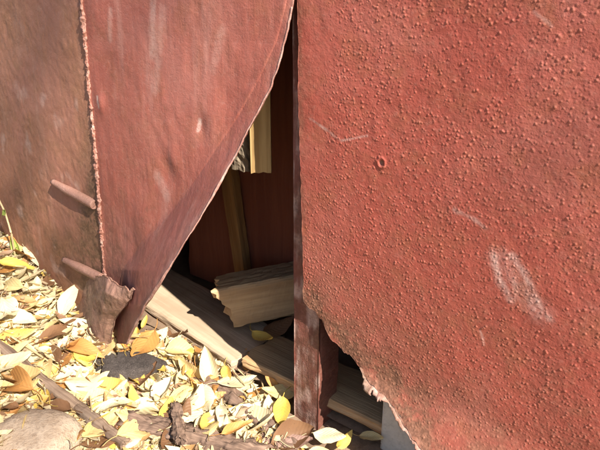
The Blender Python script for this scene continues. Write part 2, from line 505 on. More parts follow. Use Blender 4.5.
# a column for every s; rows run from the bottom edge to the top
s0 = LE[-1, 0]
NB = len(t_un)
S = np.zeros((NB, len(s_ax))); T = np.zeros_like(S)
bt = bottom_t(s0 + s_ax)
bt = bt + 0.0030 * fbm((s0 + s_ax) * 160, s_ax * 0, 31, 4) + 0.003 * fbm((s0 + s_ax) * 45, s_ax * 0, 33, 2)
frac = t_un / t_un[-1]
TOP = 2.02
lo = bt[None, :]
# rows keep their own spacing and are squeezed only near the slanting bottom edge
T = lo + (TOP - lo) * frac[:, None]
left_s = np.interp(T[:, 0], LE[::-1, 1], LE[::-1, 0]) + 0.0012 * fbm(T[:, 0] * 110, 0 * T[:, 0], 35, 2)
fall = np.exp(-s_ax / 0.05)[None, :]
S = s0 + s_ax[None, :] + (left_s - s0)[:, None] * fall
Oz = bulge(T) + 0.0035 * fbm(S * 4, T * 4, 41, 3) + 0.0006 * fbm(S * 60, T * 60, 42, 3)
edge_d = (T - bt[None, :])
relief = np.zeros_like(S); blist = np.zeros_like(S)
# blister field
cell = 0.0031
ci, cj = np.meshgrid(np.arange(int(0.395 / cell)), np.arange(int(0.72 / cell)))
NBL = ci.size
bs_ = s0 + (ci.ravel() + RNG.random(NBL)) * cell
bt_ = -0.06 + (cj.ravel() + RNG.random(NBL)) * cell
btm = bottom_t(bs_)
dens = np.where(bt_ < btm, 0, 0.66 + 0.35 * fbm(bs_ * 10, bt_ * 10, 51, 2) + 0.45 * np.exp(-(bt_ - btm) / 0.08) + 0.2 * np.exp(-(bs_ - s0) / 0.03))
keep = RNG.random(NBL) < dens
bs_, bt_ = bs_[keep], bt_[keep]
br = 0.00055 + 0.00105 * RNG.random(len(bs_)) ** 2.4
bh = br * (0.20 + 0.38 * RNG.random(len(bs_)))
small = np.exp(-(bt_ - bottom_t(bs_)) / 0.05)
br *= 1 + 0.15 * small
jidx = np.arange(NB)
for k in range(len(bs_)):
    i0 = int((bs_[k] - s0) / ds)
    a, b2 = max(i0 - 4, 0), min(i0 + 6, NS)
    if b2 <= a: continue
    f = (bt_[k] - bt[min(i0, NS - 1)]) / (TOP - bt[min(i0, NS - 1)])
    j0 = int(np.searchsorted(frac, f)); c, d2 = max(j0 - 6, 0), min(j0 + 7, NB)
    dx = S[c:d2, a:b2] - bs_[k]; dy = T[c:d2, a:b2] - bt_[k]
    q = (dx * dx + dy * dy) / br[k] ** 2
    hh = bh[k] * np.clip(1 - q, 0, 1) ** 0.75
    relief[c:d2, a:b2] = np.maximum(relief[c:d2, a:b2], hh)
    if br[k] > 0.0009:
        blist[c:d2, a:b2] = np.maximum(blist[c:d2, a:b2], np.clip(1.1 - q, 0, 1) * 0.55)
relief += 0.00022 * np.clip(fbm(S * 330, T * 330, 61, 3), 0, 1)
gq = on_wall(381, 163)
gd = np.hypot((S - gq[0]) * 1.15, T - gq[1]) + 0.0006 * fbm(S * 400, T * 400, 73, 2)
relief += 0.0012 * np.exp(-((gd - 0.0052) / 0.0018) ** 2) - 0.0016 * np.exp(-(gd / 0.0034) ** 2)
fine_zone = sstep(0.40, 0.34, S) * sstep(0.68, 0.6, T) * (0.25 + 0.75 * sstep(0.0004, 0.003, s_ax))[None, :]
Oz = Oz + relief * fine_zone + 0.004 * np.exp(-edge_d / 0.006) * fbm(S * 30, T * 30, 71, 2) + 0.0035 * np.exp(-edge_d / 0.012) * sstep(0.04, 0.09, S)
wear = np.zeros(S.shape + (3,))
wear[..., 0] = np.clip(np.exp(-edge_d / 0.026) * (1.15 + 1.2 * fbm(S * 40, T * 40, 81, 3)), 0, 1) + 0.5 * np.clip(np.exp(-(S - s0) / 0.006) * (0.4 + 1.4 * fbm(S * 50, T * 50, 82, 3)), 0, 1)
wear[..., 0] = np.clip(wear[..., 0] * sstep(0.45, 0.3, S) + 0.35 * np.clip(0.3 + 1.5 * fbm(S * 14, T * 14, 84, 3), 0, 1) * np.exp(-edge_d / 0.06) + 0.55 * sstep(0.36, 0.06, T) * np.clip(0.62 + 1.3 * fbm(S * 22, T * 22, 85, 4), 0, 1), 0, 1)
def stroke(ax, pts, width, amount, chan=1):
    for (p, q) in zip(pts[:-1], pts[1:]):
        a = on_wall(*p)[:2]; b = on_wall(*q)[:2]; ab = b - a
        u = np.clip(((S - a[0]) * ab[0] + (T - a[1]) * ab[1]) / (ab @ ab), 0, 1)
        dd = np.hypot(S - a[0] - u * ab[0], T - a[1] - u * ab[1])
        dd = dd + 0.0015 * fbm(S * 120, T * 120, 91, 3)
        ax[..., chan] = np.maximum(ax[..., chan], amount * sstep(width * 1.5, 0.0, dd) * np.clip(0.80 + 0.8 * fbm(S * 150 + T * 60, T * 60, 93, 3), 0.3, 1))
stroke(wear, [(500, 258), (512, 276), (528, 298), (540, 312)], 0.0125, 0.42)
stroke(wear, [(494, 255), (500, 280), (512, 298)], 0.0062, 0.62)
stroke(wear, [(512, 256), (524, 272), (537, 298), (549, 318)], 0.0052, 0.7)
stroke(wear, [(497, 254), (515, 262)], 0.006, 0.4)
stroke(wear, [(310, 119), (326, 130), (341, 141), (366, 136)], 0.0016, 0.45)
stroke(wear, [(455, 210), (472, 218), (486, 228)], 0.0030, 0.42)
stroke(wear, [(534, 12), (552, 26)], 0.0020, 0.3)
stroke(wear, [(480, 330), (484, 345)], 0.0014, 0.4)
wear[..., 0] = np.maximum(wear[..., 0], 0.95 * sstep(0.0042, 0.0015, gd))
wear[..., 2] = np.clip(blist, 0, 1) * 0.7
door = to_garage(sheet('wall_panel', S, T, Oz, M['door_paint'], None, wear, 0.003, 10))
tag(door, 'red panel with blistered paint and rusted slanting bottom edge')
# rolled lip of the rusted bottom edge
lip_px = [(360, 369), (368, 380), (377, 389), (385, 396), (394, 411), (404, 426), (414, 440), (426, 456)]
lp_ = np.array([on_panel(x, y) for x, y in lip_px])
ul = np.linspace(0, len(lip_px) - 1, 150)
ls = np.interp(ul, np.arange(len(lip_px)), lp_[:, 0]); lt = np.interp(ul, np.arange(len(lip_px)), lp_[:, 1])
lt = lt + np.interp(ls, s0 + s_ax, bt) - bottom_t(ls)
tx, ty = np.gradient(ls), np.gradient(lt); tl = np.hypot(tx, ty); tx, ty = tx / tl, ty / tl
lw = np.interp(ul, [0, 1, 2, 2.8, 3.4, 4, 7], [0.001, 0.009, 0.012, 0.010, 0.003, 0.004, 0.004]) * (0.85 + 0.9 * fbm(ul * 3.5, ul * 0, 37, 2))
cv = np.linspace(0, 1, 14)
inn = 0.0025
SL = ls[None, :] + ty[None, :] * (cv[:, None] * lw[None, :] - inn); TL = lt[None, :] - tx[None, :] * (cv[:, None] * lw[None, :] - inn)
OL = bulge(TL) + 0.003 + lw[None, :] * 0.55 * np.sin(cv[:, None] * 2.6) + 0.0012 * fbm(SL * 150, TL * 150, 39, 3)
wl = np.zeros(SL.shape + (3,)); wl[..., 1] = np.clip(0.05 + 1.2 * fbm(SL * 120, TL * 120, 40, 3), 0, 0.8); wl[..., 0] = np.clip(0.35 + 1.5 * fbm(SL * 80, TL * 80, 47, 3), 0, 0.9)
lip = to_garage(sheet('rolled_edge', SL, TL, OL, M['rod_paint'], None, wl, 0.0015, 2), door)
tag(lip, 'pale chipped curl of metal along the rusted edge')

# --- left-hand side panel and the bent sheet share the welded seam
seam_px = [(80, -30, .030), (82, 0, .031), (86, 40, .033), (90, 90, .036), (95, 140, .040), (99, 190, .044), (102, 230, .047), (105, 273, .050), (108, 300, .052), (110, 330, .052)]
SM = np.array([on_wall(*p) for p in seam_px])
def seam_at(t):
    s = np.interp(t, SM[::-1, 1], SM[::-1, 0]); o = np.interp(t, SM[::-1, 1], SM[::-1, 2])
    return s, np.where(t > SM[0, 1], np.maximum(0.030 - (t - SM[0, 1]) * 0.02, 0.005), o)
t_ax = np.concatenate([np.linspace(-0.05, 0.80, 330), np.linspace(0.81, TOP, 30)])
a_ax = np.concatenate([np.linspace(0, 0.42, 180), 0.42 + np.geomspace(0.004, 1.5, 36)])
ss, so = seam_at(t_ax)
S2 = ss[:, None] - a_ax[None, :]
T2 = np.broadcast_to(t_ax[:, None], S2.shape).copy()
O2 = so[:, None] + 0 * S2 + 0.005 * fbm(S2 * 6, T2 * 6, 101, 3) * sstep(0, 0.05, a_ax)[None, :]
peel = fbm(S2 * 55, T2 * 48, 103, 5)
O2 += 0.0003 * np.tanh(peel * 6) + 0.0005 * fbm(S2 * 150, T2 * 130, 104, 3)
w2 = np.zeros(S2.shape + (3,))
low = sstep(0.44, 0.20, T2)
w2[..., 0] = np.clip((0.08 + 0.42 * low) + 1.9 * fbm(S2 * 9, T2 * 7, 105, 4) * (0.45 + low) - 0.05, 0, 0.85)
w2[..., 2] = np.clip(1.6 * fbm(S2 * 16, T2 * 6, 106, 4) - 0.15, 0, 0.8)
w2[..., 1] = np.clip(1.4 * fbm(S2 * 30, T2 * 22, 107, 4) - 0.50, 0, 0.35)
side = to_garage(sheet('wall_panel', S2, T2, O2, M['side_paint'], None, w2, 0.003, 8))
tag(side, 'dusty brown peeling side panel left of the weld')

crease_px = [(289, -30, .012), (285, 5, .013), (276, 42, .015), (258, 80, .020), (240, 110, .026), (206, 163, .036), (180, 200, .042), (146, 240, .050), (122, 270, .056), (117, 300, .057), (113, 330, .066), (110, 354, .070)]
edge_px = [(296, -30, .010), (292, 0, .012), (288, 25, .014), (280, 60, .018), (272, 86, .022), (262, 106, .027), (247, 132, .038), (231, 163, .052), (213, 196, .076), (196, 224, .096), (178, 254, .112), (161, 281, .122), (146, 305, .120), (130, 336, .106), (123, 354, .098)]
ys = np.linspace(-30, 344, 265)
def row_pts(tab):
    t = np.array(tab, float)
    return np.interp(ys, t[:, 1], t[:, 0]), np.interp(ys, t[:, 1], t[:, 2])
sx_, so_ = row_pts([(a, b, c) for a, b, c in seam_px[:8]] + [(108, 300, .053), (102, 325, .056), (98, 354, .060)])
cx_, co_ = row_pts(crease_px); ex_, eo_ = row_pts(edge_px)
ex_ = ex_ + 1.1 * fbm(ys * 0.12, ys * 0, 111, 4)
cx_ = np.maximum(cx_, sx_ + 0.8); ex_ = np.maximum(ex_, cx_ + 0.8)
A3 = np.array([on_wall(x, y, o) for x, y, o in zip(sx_, ys, so_)])
B3 = np.array([on_wall(x, y, o) for x, y, o in zip(cx_, ys, co_)])
C3 = np.array([on_wall(x, y, o) for x, y, o in zip(ex_, ys, eo_)])
u1 = np.linspace(0, 1, 120)[None, :, None]; u2 = np.linspace(0, 1, 46)[None, 1:, None]
G3 = np.concatenate([A3[:, None] * (1 - u1) + B3[:, None] * u1, B3[:, None] * (1 - u2) + C3[:, None] * u2], 1)
# soften the fold, then carry the sheet straight up to the eaves
for _ in range(2):
    G3[:, 1:-1] = 0.5 * G3[:, 1:-1] + 0.25 * (G3[:, :-2] + G3[:, 2:])
topn = 26
up_rows = []
for k in range(topn, 0, -1):
    f = k / topn
    r = G3[0].copy()
    r[:, 1] = r[:, 1] + (TOP - r[:, 1]) * f ** 1.3
    ts, to = seam_at(r[:, 1])
    r[:, 2] = r[:, 2] * (1 - f) + 0.006 * f
    up_rows.append(r)
G3 = np.concatenate([np.array(up_rows), G3])
S3, T3, O3 = G3[..., 0], G3[..., 1], G3[..., 2]
nx3 = S3.shape[1]
across = np.concatenate([np.linspace(0, 1, 120), 1 + np.linspace(0, 1, 46)[1:]])[None, :]
nofix = sstep(0, 0.06, across)
O3 = O3 + 0.0012 * np.exp(-((across - 1) / 0.030) ** 2) * (0.4 + 1.5 * np.abs(fbm(T3 * 30, T3 * 0, 124, 3)))
O3 = O3 + nofix * (0.0035 * fbm(S3 * 7, T3 * 6, 121, 3) + 0.0009 * fbm(S3 * 70, T3 * 40, 122, 4))
# the dents along the fold
for dx_, dy_, dep, rad in ((168, 172, -0.004, 0.016), (195, 128, -0.003, 0.010), (100, 103, 0.003, 0.008), (170, 160, 0.003, 0.012), (225, 120, -0.003, 0.03), (150, 225, 0.004, 0.03)):
    q = on_wall(dx_, dy_, 0.04)
    O3 = O3 + dep * np.exp(-((S3 - q[0]) ** 2 + ((T3 - q[1]) * 0.6) ** 2) / rad ** 2)
w3 = np.zeros(S3.shape + (3,))
lowb = sstep(0.36, 0.12, T3)
w3[..., 0] = np.clip(0.55 * lowb * sstep(-0.1, 0.35, fbm(S3 * 18, T3 * 12, 131, 4) + 0.15) + 0.28 * np.clip(fbm(S3 * 12, T3 * 9, 132, 4) + 0.05, 0, 1), 0, 0.8)
rimf = np.exp(-(2 - across) * 18)
w3[..., 1] = np.clip(rimf * (0.6 + 1.2 * fbm(T3 * 60, S3 * 60, 133, 3)), 0, 0.75)
S_, T_ = S, T
S, T = S3, T3
for cpt in (((99, 97), (101, 106)), ((196, 121), (195, 131))):
    for (x, y) in cpt: pass
    a = on_wall(cpt[0][0], cpt[0][1], .035)[:2]; b = on_wall(cpt[1][0], cpt[1][1], .035)[:2]; ab = b - a
    u = np.clip(((S3 - a[0]) * ab[0] + (T3 - a[1]) * ab[1]) / (ab @ ab), 0, 1)
    w3[..., 1] = np.maximum(w3[..., 1], 0.85 * sstep(0.0038, 0.0015, np.hypot(S3 - a[0] - u * ab[0], T3 - a[1] - u * ab[1])))
for (x0, y0, x1, y1, wd, am) in ((145, -10, 148, 55, 0.010, 0.40), (155, 10, 152, 90, 0.012, 0.22), (107, 10, 108, 40, 0.006, 0.30), (160, 175, 170, 195, 0.012, 0.25), (205, 70, 212, 30, 0.01, 0.18)):
    a = on_wall(x0, y0, .035)[:2]; b = on_wall(x1, y1, .035)[:2]; ab = b - a
    u = np.clip(((S3 - a[0]) * ab[0] + (T3 - a[1]) * ab[1]) / (ab @ ab), 0, 1)
    dd = np.hypot(S3 - a[0] - u * ab[0], T3 - a[1] - u * ab[1]) + 0.004 * fbm(S3 * 200, T3 * 20, 139, 3)
    w3[..., 1] = np.maximum(w3[..., 1], am * sstep(wd, wd * 0.2, dd))
bent = to_garage(sheet('wall_panel', S3, T3, O3, M['bent_paint'], None, w3, 0.0022, 5))
tag(bent, 'red sheet torn loose and bent outward along its lower right edge')
# pale chipped rim of the torn edge
rim = W(C3[:, 0], C3[:, 1], C3[:, 2])[26:]
wob3 = O3[topn:, -1][26:] - C3[26:, 2]
rim = rim + wob3[:, None] * E_N
rim_o = to_garage(loft('torn_rim', rim, 0.0023, 0.0022, M['bare_edge'], None, K=150, mside=2, rough=0.0025, round_=True, seed=9, taper=[0.6, 0.7, 0.9, 1.0, 0.9, 1.3, 1.5, 1.2]), bent)
# weld bead on the seam
tz = np.linspace(0.13, 0.82, 400)
sz, oz = seam_at(tz)
bead_path = W(sz, tz, oz + 0.0015)
taper = 0.9 + 0.9 * fbm(np.linspace(0, 70, 700), np.zeros(700), 141, 2)
bead = to_garage(loft('weld_bead', bead_path, 0.0056, 0.0048, M['weld'], None, up=(0.3, 0.5, 0), K=700, mside=3, rough=0.0045, freq=210.0, afreq=1.6, round_=True, seed=12, taper=taper), side)

# --- stub rods welded to the side panel, torn corner plate
for a, b, oa, ob, wd in (((53, 182), (95, 205), .049, .047, 0.0150), ((64, 260), (102, 278), .055, .062, 0.0150)):
    p = W(*on_wall(*a, oa)); q = W(*on_wall(*b, ob))
    o = to_garage(loft('stub_rod', [p, (p + q) / 2, q], wd, wd, M['rod_paint'], None, K=26, mside=4, rough=0.0016, round_=True, seed=int(a[1]), end_rag=0.001, taper=[0.7, 1.0, 1.0, 1.0]), side)
plate_cols = [  # columns from left to right, each from top to bottom: (px, py, o)
    [(88, 279, .050), (80, 300, .051), (70, 322, .055), (60, 349, .058)],
    [(98, 276, .068), (93, 296, .072), (86, 320, .080), (76, 350, .084)],
    [(108, 277, .086), (106, 292, .100), (102, 317, .094), (95, 350, .094)],
    [(118, 284, .088), (115, 297, .100), (108, 318, .092), (103, 349, .090)],
    [(129, 290, .094), (124, 300, .096), (112, 319, .088), (107, 348, .086)],
    [(134, 290, .092), (129, 301, .094), (114, 320, .086), (110, 347, .084)],
]
pc = np.array([[on_wall(*p) for p in c] for c in plate_cols])
ui = np.linspace(0, 5, 60); vi = np.linspace(0, 3, 50)
tmp = np.stack([np.stack([np.interp(ui, np.arange(6), pc[:, j, k]) for j in range(4)], 0) for k in range(3)], -1)
Gp = np.stack([np.stack([np.interp(vi, np.arange(4), tmp[:, i, k]) for i in range(60)], 1) for k in range(3)], -1)
Sp, Tp, Op = Gp[..., 0].copy(), Gp[..., 1].copy(), Gp[..., 2].copy()
Op += 0.003 * fbm(Sp * 24, Tp * 28, 151, 4) + 0.0012 * fbm(Sp * 200, Tp * 200, 152, 3)
Op += 0.003 * np.abs(fbm(Sp * 30 + Tp * 12, Tp * 14, 155, 2))
Tp += 0.006 * fbm(Sp * 150, Sp * 0, 153, 4) * np.linspace(1, 0, 50)[:, None] ** 2
wp = np.zeros(Sp.shape + (3,)); wp[..., 0] = np.clip(0.25 + 0.5 * np.linspace(0, 1, 50)[:, None] + 0.7 * fbm(Sp * 30, Tp * 30, 154, 3), 0, 0.8)
plate = to_garage(sheet('torn_corner', Sp, Tp, Op, M['rod_paint'], None, wp, 0.0025, 3), side)
tag(plate, 'crumpled torn corner of the side panel at the foot of the weld')

# --- angle-iron post behind the edge of the blistered panel
pw = 0.044
tt = np.linspace(-0.03, TOP, 420)
prof = []
sl = on_wall(294.0, 380, -0.008)[0]
prof_s = [np.linspace(sl, sl + pw, 16)]
front_o = -0.0085
S4 = np.broadcast_to(prof_s[0][None, :], (420, 16)).copy(); T4 = np.broadcast_to(tt[:, None], S4.shape).copy()
O4 = front_o + 0.0010 * fbm(S4 * 120, T4 * 60, 161, 4)
w4 = np.zeros(S4.shape + (3,)); w4[..., 0] = np.clip(0.4 + 0.9 * fbm(S4 * 60, T4 * 25, 162, 3), 0, 1); w4[..., 1] = np.clip(1.6 * fbm(S4 * 110, T4 * 30, 163, 3) - 0.1, 0, 0.6)
post = to_garage(sheet('frame_post', S4[:, ::1], T4, O4, M['post_paint'], None, w4, 0.004, 3))
tag(post, 'rust-flaked steel frame post beside the gap')
flange = np.stack([W(sl + pw - 0.0025, -0.03, -0.013 - 0.0225), W(sl + pw - 0.0025, TOP, -0.013 - 0.0225)])
fl = loft('flange', [flange[0], flange[1]], 0.045, 0.0045, M['post_paint'], None, up=tuple(E_S), K=60, mside=3, rough=0.0008, seed=15, wear=0.5)
to_garage(fl, post)

# --- roof, back and end walls close the dark inside
def slab_box(name, s0_, s1_, t0_, t1_, o0_, o1_, m, parent_g=True):
    P = [W(s, t, o) for t in (t0_, t1_) for (s, o) in ((s0_, o0_), (s1_, o0_), (s1_, o1_), (s0_, o1_))]
    F = [(0, 3, 2, 1), (4, 5, 6, 7), (0, 1, 5, 4), (1, 2, 6, 5), (2, 3, 7, 6), (3, 0, 4, 7)]
    V = np.array(P)
    me = raw_mesh(name, V, F, V, np.zeros((8, 3)), False)
    o = link(name, me, m)
    return to_garage(o) if parent_g else o
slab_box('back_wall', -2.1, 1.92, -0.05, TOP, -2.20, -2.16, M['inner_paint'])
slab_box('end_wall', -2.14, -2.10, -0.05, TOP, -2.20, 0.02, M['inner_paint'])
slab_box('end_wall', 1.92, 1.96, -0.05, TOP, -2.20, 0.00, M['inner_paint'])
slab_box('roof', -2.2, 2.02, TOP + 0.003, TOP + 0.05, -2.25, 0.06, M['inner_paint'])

# dusty floor inside
fs = np.linspace(-1.9, 1.85, 90); fo = np.linspace(-2.1, -0.03, 60)
FS, FO = np.meshgrid(fs, fo)
fz = 0.008 + 0.006 * fbm(FS * 6, FO * 6, 171, 4)
floor = link('garage_floor', raw_mesh('garage_floor', W(FS, fz, FO).reshape(-1, 3), grid_faces(60, 90)), M['dust'])
tag(floor, kind='structure')

# ------------------------------------------------------------------ timber in the gap
def bar_px(name, a, b, ha, hb, w, h, m, **kw):
    p = on_level(*a, ha); q = on_level(*b, hb)
    return loft(name, [p, (p + q) / 2, q], w, h, m, **kw)

# wide grey board lying across the opening
th = 0.026
fl_ = on_level(140, 300, 0.026); fr_ = on_level(230, 361, 0.026)
dirv = fr_ - fl_; dirv[2] = 0; dirv /= np.linalg.norm(dirv)
perp = np.array([-dirv[1], dirv[0], 0])
if perp[1] < 0: perp = -perp
wid = 0.125
c0 = fl_ - dirv * 0.25 + perp * wid / 2; c1 = fr_ + perp * wid / 2
c0[2] = c1[2] = 0.026 - th / 2
board = loft('board', [c0, (c0 + c1) / 2, c1], wid, th, M['grey_wood'], K=40, mside=8, rough=0.001, end_rag=0.004, seed=21)
tag(board, 'wide pale grey board lying flat across the opening, half in sun', 'board')

# thick broken beam inside
A = on_level(229, 330, 0.040); B = on_level(330, 309, 0.060)
d_ = (B - A) / np.linalg.norm(B - A)
hh_, dep_ = 0.082, 0.060
perp2 = np.array([-d_[1], d_[0], 0]); perp2 /= np.linalg.norm(perp2)
if perp2[1] < 0: perp2 = -perp2
p = A + perp2 * dep_ / 2 + np.array([0, 0, hh_ / 2]); q = B + d_ * 0.25 + perp2 * dep_ / 2 + np.array([0, 0, hh_ / 2])
beam = loft('beam', [p, (p + q) / 2, q], dep_, hh_, M['old_wood'], K=90, mside=12, rough=0.0016, end_rag=0.022, seed=23, freq=60.0, afreq=0.9, frac=-0.030)
tag(beam, 'thick weathered beam with a broken pale end inside the gap', 'beam')

# brown plank behind the post
a_ = on_level(242, 358, 0.034); b_ = on_level(392, 431, 0.034)
d_ = (b_ - a_) / np.linalg.norm(b_ - a_); perp3 = np.array([-d_[1], d_[0], 0])
if perp3[1] < 0: perp3 = -perp3
p = a_ + perp3 * 0.045 + [0, 0, -0.008]; q = b_ + d_ * 0.2 + perp3 * 0.045 + [0, 0, -0.008]
plank = loft('plank', [p, (p + q) / 2, q], 0.09, 0.018, M['brown_wood'], K=50, mside=7, rough=0.001, end_rag=0.008, seed=25)
tag(plank, 'thin brown plank on the floor behind the steel post', 'plank')

# hanging cut-off batten in the upper gap
bt0 = on_wall(259, 60, -0.045); bt1 = on_wall(261, 170, -0.045)
p = W(*bt0) + E_T * 0.12; q = W(*bt1)
hang = loft('batten', [q, (p + q) / 2, p], 0.034, 0.030, M['raw_wood'], up=tuple(-E_S + 0.9 * E_N), K=30, mside=5, rough=0.0003, end_rag=0.006, seed=27)
face = loft('split_face', [q - E_S * 0.034 + E_N * 0.002, (p + q) / 2 - E_S * 0.034 + E_N * 0.002, p - E_S * 0.034 + E_N * 0.002], 0.044, 0.030, M['bark_grey'], hang, up=tuple(E_N), K=60, mside=8, rough=0.004, end_rag=0.006, seed=28, freq=110.0, afreq=1.5)
face.matrix_parent_inverse = Matrix.Translation(-Vector(q))
tag(hang, 'short pale sawn batten hanging behind the bent sheet', 'batten')

# red board standing inside, with a yellow batten on it
def upright(name, px_bl, px_br, top_t, o, thick, m, seed, t_bot):
    a = on_wall(*px_bl, o); b = on_wall(*px_br, o)
    sa, sb = a[0], b[0]; cx = (sa + sb) / 2
    return loft(name, [W(cx, t_bot, o), W(cx, (t_bot + top_t) / 2, o), W(cx, top_t, o)], abs(sb - sa), thick, m, up=tuple(E_N), K=40, mside=8, rough=0.001, end_rag=0.004, seed=seed)
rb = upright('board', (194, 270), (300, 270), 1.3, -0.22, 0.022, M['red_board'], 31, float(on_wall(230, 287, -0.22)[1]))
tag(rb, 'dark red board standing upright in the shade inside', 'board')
yb = on_wall(229, 170, -0.195); yb2 = on_wall(245, 285, -0.195)
top = W(yb[0] + (yb[0] - yb2[0]) * 3, yb[1] + (yb[1] - yb2[1]) * 3, -0.195)
yo = loft('batten', [W(*yb2), W(*yb), top], 0.030, 0.022, M['batten_wood'], up=tuple(E_N), K=40, mside=5, rough=0.0012, end_rag=0.003, seed=33)
tag(yo, 'yellow-brown upright batten standing against the dark red board', 'batten')

# grey block under the rusted edge
gs = on_wall(381, 420, -0.030)
gb = slab_box('concrete_block', gs[0], gs[0] + 0.20, -0.02, on_wall(381, 398, -0.03)[1] + 0.01, -0.13, -0.030, M['concrete'], False)
bv = gb.modifiers.new('bevel', 'BEVEL'); bv.width = 0.004; bv.segments = 2
tag(gb, 'grey block standing behind the rusted bottom edge of the red panel', 'block')

# ------------------------------------------------------------------ things lying in front
lp = [on_ground(*p) for p in ((-14, 345), (8, 362), (45, 394), (80, 420), (128, 458))]
lp = [p + np.array([0, 0, 0.024]) for p in lp]
st = loft('stick', lp, 0.0165, 0.015, M['stick'], K=160, mside=4, rough=0.0035, round_=True, end_rag=0.006, seed=41, freq=60.0, taper=[0.9, 1, 1.05, 1.1, 1])
tag(st, 'long straight grey-brown stick lying diagonally on the leaves', 'stick')
p = on_ground(128, 378)
rk = stone('stone', tuple(p + [0, 0.015, 0.012]), (0.058, 0.040, 0.024), M['asphalt'], 6, rz=-0.25, flat=0.55, amp=0.45)
tag(rk, 'dark grey flat-topped stone lying among the leaves', 'stone')
p = on_ground(22, 447)
sp_ = stone('stone', tuple(p + [0, 0.0, -0.005]), (0.075, 0.06, 0.045), M['stump'], 9, rz=0.3, amp=0.2)
tag(sp_, 'large pale rounded stone in the lower left corner', 'stone')
def ground_bar(name, a, b, w, h, lift, m, seed, label, cat, **kw):
    p = on_ground(*a); q = on_ground(*b); mid = (p + q) / 2
    for v in (p, q, mid): v[2] += lift
    return tag(loft(name, [p, mid, q], w, h, m, K=110, seed=seed, freq=70.0, afreq=2.3, **kw), label, cat)
ground_bar('wood_chunk', (130, 428), (262, 462), 0.032, 0.024, 0.013, M['bark'], 45, 'broad piece of brown bark at the bottom edge of the picture', 'bark', rough=0.010, end_rag=0.02, mside=6, round_=True)
ground_bar('wood_chunk', (176, 420), (182, 456), 0.015, 0.010, 0.026, M['bark'], 46, 'short grey bark chip lying across the broad brown bark', 'bark', rough=0.006, end_rag=0.02, mside=5, round_=True)
ground_bar('root', (204, 384), (296, 452), 0.032, 0.024, 0.011, M['bark'], 47, 'dark brown root running down from the board to the post', 'root', rough=0.010, end_rag=0.02, mside=6, round_=True)

# ------------------------------------------------------------------ leaves
def leaf_template(L, Wd, nu, nv, curl, bend, twist, ripple, seed, pet=True):
    u = np.linspace(0, 1, nu); v = np.linspace(-1, 1, nv)
    prof = np.sin(np.pi * np.clip(u, 0, 1) ** 0.85) ** 0.8 * (1 - 0.25 * u)
    prof[0] = 0.02; prof[-1] = 0.015
    prof = prof * (1 + 0.12 * fbm(u * 9, u * 0, seed, 3))
    U, Vv = np.meshgrid(u, v, indexing='ij')
    Y = Vv * prof[:, None] * Wd / 2
    Z = curl * np.abs(Y) ** 1.4 / (Wd / 2) ** 0.4 + ripple * fbm(U * 3 + seed, Vv * 1.3, seed, 3) * L
    ang = twist * (U - 0.5)
    Y, Z = Y * np.cos(ang) - Z * np.sin(ang), Y * np.sin(ang) + Z * np.cos(ang)
    th = bend * (U - 0.3)
    X = (np.sin(th) / bend * L if abs(bend) > 1e-3 else (U - 0.3) * L) + 0.3 * L
    Z = Z + (1 - np.cos(th)) / bend * L if abs(bend) > 1e-3 else Z
    P = np.stack([X - L / 2, Y, Z], -1).reshape(-1, 3)
    F = grid_faces(nu, nv)
    G = np.stack([U, Vv * prof[:, None] * 0.5, 0 * U], -1).reshape(-1, 3)
    if pet:
        n0 = len(P); r = 0.014; base = np.array([-L / 2 + (0.3 * L - (np.sin(0.3 * bend) / bend * L if abs(bend) > 1e-3 else 0.3 * L)), 0, Z[0].mean()])
        pp = []
        for k in range(4):
            c = base + np.array([-0.11 * L * k, 0.02 * L * k * k * math.sin(seed), -0.006 * L * k])
            pp += [c + [0, r * L, 0], c + [0, -r * L * .5, r * L * .8], c + [0, -r * L * .5, -r * L * .8]]
        P = np.concatenate([P, pp]); G = np.concatenate([G, np.tile([[0.02, 0.0, 0]], (12, 1))])
        F = np.concatenate([F, grid_faces(4, 3, n0, True)])
    return P, F, G
shapes = []
for k in range(14):
    rr = random.Random(100 + k)
    Pq, Fq, Gq = leaf_template(1.0, rr.uniform(0.42, 0.66), 11, 7, rr.uniform(-0.7, 1.1), rr.choice([-1, 1, 1]) * rr.uniform(0.15, 1.3), rr.uniform(-0.9, 0.9), 0.09, k + 1)
    shapes.append(raw_mesh('leaf', Pq, Fq, Gq))
slim = []
for k in range(8):
    rr = random.Random(200 + k)
    Pq, Fq, Gq = leaf_template(1.0, rr.uniform(0.22, 0.36), 11, 5, rr.uniform(-0.6, 1.2), rr.choice([-1, 1]) * rr.uniform(0.2, 1.5), rr.uniform(-1.2, 1.2), 0.07, k + 31)
    slim.append(raw_mesh('leaf', Pq, Fq, Gq))
for me in shapes + slim: me.materials.append(LEAF['pale'])
def put_leaf(me, mid, axis, up, L, kind, label, group=None, wscale=1.0):
    o = bpy.data.objects.new('leaf', me); C.objects.link(o)
    x = Vector(axis).normalized(); z = Vector(up); z = (z - x * z.dot(x)).normalized(); y = z.cross(x)
    mm = Matrix((x, y, z)).transposed().to_4x4() @ Matrix.Diagonal((L, L * wscale, L, 1))
    mm.translation = Vector(mid)
    o.matrix_world = mm
    o.material_slots[0].link = 'OBJECT'; o.material_slots[0].material = LEAF[kind]
    return tag(o, label, 'leaf', group)

